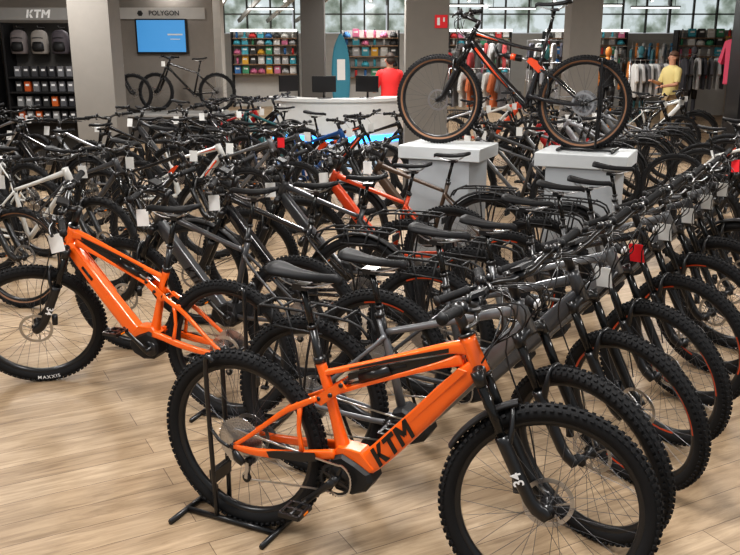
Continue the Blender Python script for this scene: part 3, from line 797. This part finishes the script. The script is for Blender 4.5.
def garment(L):
    b=MB(['COL','steel'])
    poly=[(-.20,0),(.20,0),(.205,L*.55),(.22,L-.12),(.33,L*.45),(.42,L*.52),(.26,L-.01),(.09,L+.03),(0,L-.02),(-.09,L+.03),(-.26,L-.01),(-.42,L*.52),(-.33,L*.45),(-.22,L-.12),(-.205,L*.55)]
    b.prism([(p[0]*.8,p[1]) for p in poly],-.03,.03,0,.01)
    b.tube([(0,0,L),(0,0,L+.07),(.02,0,L+.10),(-.01,0,L+.12)],.004,n=5,m=1,k=3); return b.mesh('garment')
def cmat(rgb):
    k='c%02d_%02d_%02d'%tuple(int(c*99) for c in rgb)
    if k not in M: M[k]=mat('goods_'+k,rgb,.65)
    return k
M['COL']=M['rubber']
def item(name,me,loc,rotz,rgb,label,cat,group=None,sc=1):
    o=newobj(name,me,loc=loc,rot=(0,0,rotz),label=label,category=cat)
    if sc!=1: o.scale=(sc,sc,sc)
    if group: o['group']=group
    o.material_slots[0].link='OBJECT'; o.material_slots[0].material=M[cmat(rgb)]
    return o
HM,BM,WM,CM=helmet(),backpack(),bottle(),carton()
CS=carton(.045,.15)
G1,G2=garment(.65),garment(.8)
dark=[(.05,.05,.055),(.10,.10,.11),(.16,.16,.17),(.03,.03,.035),(.5,.10,.02),(.25,.25,.25)]
bright=[(.65,.65,.62),(.6,.05,.05),(.05,.18,.42),(.7,.4,.05),(.08,.33,.18),(.05,.05,.05),(.45,.45,.45),(.6,.18,.3),(.08,.4,.5),(.7,.7,.68)]
shelf_unit(-4.78,13.25,1.3,2.15,(.7,.92,1.14,1.36),'dark display unit with backpacks and small accessories','darkunit')
for i in range(4):
    x=-5.25+.31*i; z=1.70
    item('backpack',BM,(x,13.2,z),0,[(.16,.14,.14),(.26,.24,.22),(.07,.06,.07),(.24,.21,.20)][i],'grey cycling backpack hanging on a display wall','bag','hanging backpacks',sc=.85)
    r_=newobj('wall_hook',None,loc=(x,13.43,z+.385),label='thin steel display hook',category='hook',group='display hooks'); b=MB(['steel']); b.tube([(0,0,0),(0,-.26,0),(0,-.28,.02)],.006,n=6); newobj('prong',b.mesh('prong'),r_)
rr=random.Random(5)
for z in (.9325-.22,.9325,1.1525,1.3725):
    for i in range(9):
        item('product_pack',CS,(-5.30+.13*i,13.17,z),0,rr.choice(dark+[(.04,.04,.04),(.3,.3,.3),(.55,.12,.02)]),'small dark accessory pack on a shelf','package','accessory packs on dark shelves')
shelf_unit(-6.4,13.25,1.5,2.15,(.5,.95,1.35,1.66),'dark display shelving unit','darkunit')
def goods_wall(x,y,w,label,n,levels,seed):
    rr=random.Random(seed)
    shelf_unit(x,y,w,2.15,levels,label,'wallw',.35)
    for z in levels:
        for i in range(n):
            px=x-w/2+.14+(w-.28)*i/(n-1); c=rr.choice(bright); k=rr.choice('ccbh')
            if k=='c': item('product_pack',CM,(px,y-.03,z+.0125),0,c,'coloured product packaging on a shelf','package','packages on wall shelves')
            elif k=='b': item('water_bottle',WM,(px,y-.03,z+.0125),0,c,'cycling water bottle on a shelf','bottle','bottles on wall shelves')
            else: item('helmet',HM,(px,y-.03,z+.0435),-1.57,c,'bicycle helmet on a wall shelf','helmet','helmets on wall shelves')
LV=(.95,1.22,1.49,1.76,1.95)
goods_wall(-3.05,25.6,1.9,'pale wall shelf with small colourful accessories',8,LV,1)
goods_wall(.0,23,1.5,'dark shelf rack with colourful accessories',6,LV,2)
goods_wall(3.2,25.8,1.8,'pale wall shelf with accessories behind the bikes',8,LV,3)
goods_wall(8.9,22.5,2.2,'pale wall shelf with packed accessories',9,LV,4)
goods_wall(6.3,25.9,2.4,'pale wall shelf with accessories behind garments',9,LV,5)
def header(x,y,w,z=2.03):
    newobj('light_box',boxme('light_box',(0,0,0),(w,.1,.07),'lightbox'),loc=(x,y,z),label='glowing light strip above wall shelves',category='lamp')
header(-3.05,25.36,1.9,2.17); header(3.2,25.56,1.8,2.17); header(6.3,25.66,2.4,2.17)
def rackclothes(x,y,w,ang,n,colors,label,z=1.5,me=None):
    root=newobj('clothes_rack',None,loc=(x,y,0),rot=(0,0,ang),label=label,category='clothes rack')
    b=MB(['steel']); b.tube([(-w/2,0,.02),(-w/2,0,z),(w/2,0,z),(w/2,0,.02)],.014,n=6,ref=(0,1,0))
    for s in(-1,1): b.tube([(s*w/2,-.25,.02),(s*w/2,.25,.02)],.014,n=6,ref=(0,0,1))
    newobj('rail',b.mesh('rail'),root)
    for i in range(n):
        t=-w/2+.12+(w-.24)*i/(n-1); L=.65 if me is not G2 else .8
        c=colors[i%len(colors)]
        item('jacket',me or G1,(x+t*math.cos(ang),y+t*math.sin(ang),z-L-.105),ang+1.2+random.uniform(-.15,.15),c,'hanging cycling garment on a rail','clothing','garments on rails')
rackclothes(5.5,20.3,1.3,.1,7,[(.6,.6,.58),(.06,.06,.06),(.6,.22,.05),(.35,.35,.35)],'steel rail with pale and orange garments')
rackclothes(5.0,23.0,1.8,0,9,[(.06,.06,.08),(.45,.45,.45),(.05,.25,.25),(.6,.6,.6)],'steel rail with dark garments',1.9)
rackclothes(6.95,16.6,.8,.9,8,[(.6,.07,.14),(.62,.15,.24),(.5,.04,.06)],'steel rail with pink and red garments',2.0,G2)
rackclothes(7.4,19.4,1.2,.2,7,[(.04,.04,.05),(.10,.10,.11),(.5,.5,.5)],'steel rail with dark garments',1.6)
rackclothes(2.0,20.5,1.3,0,7,[(.08,.08,.08),(.5,.5,.5),(.5,.06,.06)],'steel rail with assorted garments',1.7)
rackclothes(8.2,24.5,1.8,0,9,[(.6,.22,.05),(.6,.6,.6),(.08,.25,.42)],'steel rail with colourful garments',1.9)
rackclothes(3.9,18.2,1.2,.1,7,[(.07,.07,.07),(.25,.25,.26)],'steel rail with black and grey garments',1.45)
rackclothes(2.2,17.6,1.2,-.1,7,[(.12,.12,.13),(.5,.5,.48),(.5,.14,.05)],'steel rail with mixed short garments',1.35)
rackclothes(6.9,22.3,1.6,.1,8,[(.55,.55,.52),(.1,.1,.1),(.12,.3,.36)],'steel rail with light garments',1.75)
rackclothes(3.0,23.4,1.4,0,8,[(.1,.1,.1),(.5,.08,.08),(.55,.55,.55)],'steel rail with assorted garments',1.9)
rackclothes(5.9,18.4,1.0,.3,7,[(.6,.6,.58),(.5,.5,.5),(.15,.15,.16)],'steel rail with white and grey garments',1.5)
def mann():
    b=MB(['mann','COL','COLB'])
    b.ell((0,0,1.66),(.07,.085,.11),0); b.tube([(0,0,1.56),(0,0,1.46)],.05,n=10,ref=(1,0,0))
    b.tube([(0,0,1.50,.10,.06),(0,0,1.42,.20,.10),(0,0,1.25,.17,.11),(0,0,1.08,.145,.09),(0,0,.92,.18,.115)],0,n=14,k=3,m=1,ref=(1,0,0))
    for s in(-1,1):
        b.tube([(s*.18,0,1.42,.055,.055),(s*.25,.01,1.22,.05,.05)],0,n=8,m=1,ref=(1,0,0)); b.tube([(s*.25,.01,1.22,.036,.036),(s*.28,-.02,1.12,.034,.034),(s*.27,-.10,.90,.026,.026)],0,n=8,ref=(1,0,0))
        b.tube([(s*.09,0,.95,.10,.10),(s*.10,0,.72,.08,.085),(s*.11,0,.5,.062,.065)],0,n=10,m=2,k=2,ref=(1,0,0)); b.tube([(s*.11,0,.5,.05,.05),(s*.12,.01,.3,.05,.055),(s*.12,0,.1,.035,.035),(s*.12,-.10,.04,.04,.025)],0,n=8,k=2,ref=(1,0,0))
    b.lathe([(0,0),(.2,0),(.2,.012),(0,.015)],n=20,axis='z')
    return b.mesh('mannequin')
M['mann']=mat('mannequin_white',(.6,.6,.58),.4); M['COLB']=M['black']
MN=mann()
for (x,y,c) in((4.55,20.0,(.5,.5,.48)),(6.45,20.9,(.08,.25,.3)),(5.05,18.6,(.55,.2,.04)),(7.9,21.4,(.1,.1,.12)),(4.2,21.8,(.35,.35,.36))):
    item('mannequin',MN,(x,y,0),random.uniform(-.5,.5),c,'white shop mannequin wearing a cycling jersey','mannequin','dressed mannequins')
b=MB(['COL','wlet']); b.tube([(0,0,.02,.10,.02),(0,0,.4,.2,.035),(0,0,1.1,.24,.04),(0,0,1.7,.18,.03),(0,0,2.05,.03,.015)],0,n=12,k=4,ref=(1,0,0)); b.box((0,-.045,1.2),(.2,.004,.5),1)
item('surfboard',b.mesh('surfboard'),(-.72,21.6,0),.2,(.05,.25,.35),'blue and white board standing upright beside shelves','surfboard')
b=MB(['black']); 
for p,s in(((5.50,13,1.5),(.14,.5,3.0)),((7.9,13,1.5),(.12,.5,3.0)),((6.70,13,2.95),(2.3,.5,.14))): b.box(p,s)
struct('door_1',b.mesh('portal'))
# ------------------------------------------------------------------ counter
CX=-.55; CY=14.9
root=newobj('service_counter',None,loc=(CX,CY,0),label='curved white service counter with blue light strip',category='counter')
def arcbox(r0,r1,z0,z1,key,a0=185,a1=355):
    b=MB([key]); b.lathe([(r0,z0),(r1,z0),(r1,z1),(r0,z1)],n=28,axis='z',closed=True,arc=(rad(a0),rad(a1)),smooth=False); 
    me=b.mesh('arc'); me.transform(Matrix.Diagonal((1.0,.75,1,1))); return me
newobj('counter_front',arcbox(1.0,1.12,.12,.93,'counter'),root); newobj('countertop',arcbox(.75,1.2,.93,.98,'counter'),root)
newobj('plinth',arcbox(1.0,1.08,0,.12,'pillard'),root); newobj('light_strip',arcbox(1.121,1.135,.26,.38,'led'),root)
for (x,y,a) in((CX-.2,CY-.70,.3),(CX+.50,CY-.60,-.4),(CX-.8,CY-.45,.8)):
    r=newobj('monitor',None,loc=(x,y,.98),rot=(0,0,a),label='black computer monitor on a white counter',category='monitor',group='monitors on the counter')
    b=MB(['black']); b.prism([(-.2,.10),(.2,.10),(.2,.36),(-.2,.36)],-.015,.02,0,.006); newobj('screen',b.mesh('screen'),r)
    b=MB(['black']); b.tube([(0,.03,.0),(0,.03,.2)],.018,n=8); b.prism([(-.1,-.08),(.1,-.08),(.1,.08),(-.1,.08)],0,.012,0,.003,'z'); newobj('foot',b.mesh('foot'),r)
newobj('floor_inlay',boxme('floor_inlay',(0,0,0),(1.9,.9,.006),'glow'),loc=(-.65,13.4,.003),label='pale bluish floor mat before the counter',category='mat')  # thin tinted sheet standing in for the bluish glow on the floor
# ------------------------------------------------------------------ people
def skin(name,J,E,key,root=0):
    me=bpy.data.meshes.new(name); ks=list(J); me.from_pydata([J[k][:3] for k in ks],[(ks.index(a),ks.index(b)) for a,b in E],[])
    ob=bpy.data.objects.new(name,me); COL.objects.link(ob)
    ob.modifiers.new('s','SKIN'); sub=ob.modifiers.new('u','SUBSURF'); sub.levels=2
    sv=me.skin_vertices[0].data
    for i,k in enumerate(ks):
        r=J[k][3:]; sv[i].radius=(r[0],r[-1]); sv[i].use_root=(i==root)
    dg=bpy.context.evaluated_depsgraph_get(); dg.update(); r=bpy.data.meshes.new_from_object(ob.evaluated_get(dg)); bpy.data.objects.remove(ob)
    r.materials.clear(); r.materials.append(M[key]); r['keys']=key
    for p in r.polygons: p.use_smooth=True
    return r
def person(x,y,ang,shirt,pants,label,elbL,elbR,hanL,hanR,hair='hair',sc=1):
    root=newobj('person',None,loc=(x,y,0),rot=(0,0,ang),label=label,category='person'); root.scale=(sc,sc,sc)
    J={'pel':(0,0,.95,.15,.11),'sp':(0,0,1.12,.13,.10),'ch':(0,0,1.32,.16,.11),'nb':(0,0,1.46,.07,.065),'nk':(0,.01,1.53,.052,.055),'hd':(0,.02,1.62,.07,.085),'ht':(0,.015,1.70,.06,.075)}
    E=[('pel','sp'),('sp','ch'),('ch','nb'),('nb','nk'),('nk','hd'),('hd','ht')]
    for n,s in(('l',-1),('r',1)):
        el=elbL if s<0 else elbR; ha=hanL if s<0 else hanR
        J[n+'sh']=(s*.175,0,1.40,.055,.055); J[n+'el']=el+(.042,.042); J[n+'wr']=ha+(.028,.028)
        d=(V(ha)-V(el)).normalized(); hp=V(ha)+d*.07; J[n+'pa']=tuple(hp)+(.036,.02)
        J[n+'hip']=(s*.095,0,.88,.09,.09); J[n+'kn']=(s*.11,.01,.48,.055,.06); J[n+'an']=(s*.12,-.01,.09,.038,.042); J[n+'to']=(s*.13,.13,.035,.04,.028)
        E+=[('ch',n+'sh'),(n+'sh',n+'el'),(n+'el',n+'wr'),(n+'wr',n+'pa'),('pel',n+'hip'),(n+'hip',n+'kn'),(n+'kn',n+'an'),(n+'an',n+'to')]
    body=skin('body',J,E,'skin')
    b=MB(['skin','hair'])
    b.tube([(0,.095,1.655),(0,.118,1.625),(0,.10,1.615)],.011,n=6,k=2,ref=(1,0,0))
    for s in(-1,1):
        b.ell((s*.078,.01,1.63),(.012,.02,.03)); b.ell((s*.03,.094,1.655),(.007,.006,.005),1)
        n='l' if s<0 else 'r'; el=V(J[n+'el'][:3]); ha=V(J[n+'wr'][:3]); d=(ha-el).normalized(); pa=ha+d*.09
        sd=V((0,0,1)).cross(d); sd=sd.normalized() if sd.length>.1 else V((0,1,0)); dn=V((0,0,-1)) if abs(d.z)<.7 else V((-s,0,0))
        for i,L in enumerate((.07,.08,.075,.06)):
            p=pa+sd*(.03-.02*i); b.tube([p,p+d*L*.55,p+d*L*.9+dn*L*.35],.0085,n=6,k=2)
        p=ha+d*.035+sd*.03; b.tube([p,p+d*.03+sd*.03,p+d*.06+sd*.035],.0095,n=6,k=2)
    b.tube([(-.018,.097,1.59),(.018,.097,1.59)],.003,n=5,m=1,ref=(0,0,1))
    ex=b.mesh('ex')
    import bmesh
    bm=bmesh.new(); bm.from_mesh(body); bm.from_mesh(ex); bm.to_mesh(body); bm.free(); body.materials.append(M['hair'])
    newobj('body',body,root)
    b=MB([shirt])
    b.tube([(0,0,.86,.175,.130),(0,0,.95,.17,.125),(0,0,1.12,.155,.12),(0,0,1.30,.19,.135),(0,0,1.40,.20,.12),(0,0,1.46,.14,.10),(0,0,1.50,.075,.075)],0,n=18,k=3,ref=(1,0,0),sq=.9,cap=False)
    for n in 'lr':
        a=V(J[n+'sh'][:3]); e=V(J[n+'el'][:3]); c=V((0,0,1.38))
        b.tube([tuple(c+(a-c)*.6)+(.08,.08),tuple(a)+(.078,.072),tuple(a+(e-a)*.45)+(.066,.066),tuple(a+(e-a)*.85)+(.060,.060)],0,n=14,k=3,ref=(0,1,0),cap=False)
    newobj('shirt',b.mesh('shirt'),root)
    TJ={k:J[k][:3]+tuple(r+.015 for r in J[k][3:]) for k in('pel','lhip','rhip','lkn','rkn','lan','ran')}
    newobj('trousers',skin('trousers',TJ,[('pel','lhip'),('pel','rhip'),('lhip','lkn'),('rhip','rkn'),('lkn','lan'),('rkn','ran')],pants),root)
    b=MB([hair]); b.ell((0,-.015,1.69),(.086,.098,.082),0,16,10,zmin=-.1); b.ell((0,-.050,1.64),(.076,.055,.08),0); newobj('hair',b.mesh('hair'),root)
    for s in(-1,1):
        b=MB(['matte']); b.tube([(s*.12,-.05,.05,.045,.05),(s*.122,0,.05,.046,.05),(s*.128,.10,.038,.048,.036),(s*.13,.18,.028,.035,.024)],0,n=10,k=3)
        newobj('shoe',b.mesh('shoe'),root)
M['redshirt']=mat('red_tshirt',(.70,.03,.03),.8); M['jeans']=mat('dark_jeans',(.04,.05,.08),.85); M['khaki']=mat('khaki_trousers',(.3,.22,.13),.85); M['yell']=mat('pale_yellow_shirt',(.60,.50,.22),.8); M['hairb']=mat('brown_hair',(.1,.05,.03),.7)
person(.34,15.0,.25,'redshirt','jeans','person in red t-shirt standing behind a white counter, seen from behind',(-.25,.06,1.14),(.25,.06,1.14),(-.2,.28,1.1),(.2,.28,1.1),sc=.96)
person(5.6,16.2,1.9,'yell','khaki','person in yellow shirt and khaki trousers browsing the shop',(-.23,.05,1.15),(.24,.08,1.14),(-.16,.28,1.12),(.12,.32,1.2),'hairb',sc=.97)
# ------------------------------------------------------------------ lights
def area(x,y,z,sx,sy,p,rot=(0,0,0),col=(1,.98,.955)):
    l=bpy.data.lights.new('ceiling_light','AREA'); l.shape='RECTANGLE'; l.size=sx; l.size_y=sy; l.energy=p; l.color=col
    o=bpy.data.objects.new('ceiling_light',l); COL.objects.link(o); o.location=(x,y,z); o.rotation_euler=rot
for y in(2.5,6.5,10.5,14.5,18.5,23): 
    for x in(-4,0,4): area(x,y,3.05,.3,1.5,98 if y<16 else 80)
w=bpy.data.worlds.new('World'); SC.world=w; w.use_nodes=True; w.node_tree.nodes['Background'].inputs[0].default_value=(.92,.96,1,1); w.node_tree.nodes['Background'].inputs[1].default_value=.5
cam=bpy.data.cameras.new('Camera'); co=bpy.data.objects.new('Camera',cam); COL.objects.link(co); co.location=(0,0,1.9); co.rotation_euler=(rad(90-15.6),0,0)
cam.sensor_width=36; cam.lens=41.35; SC.camera=co
SC.view_settings.view_transform='Standard'
try: SC.view_settings.look='Medium High Contrast'
except Exception as ex: print('look',ex)
print('bikes',nb,'objects',len(bpy.data.objects))
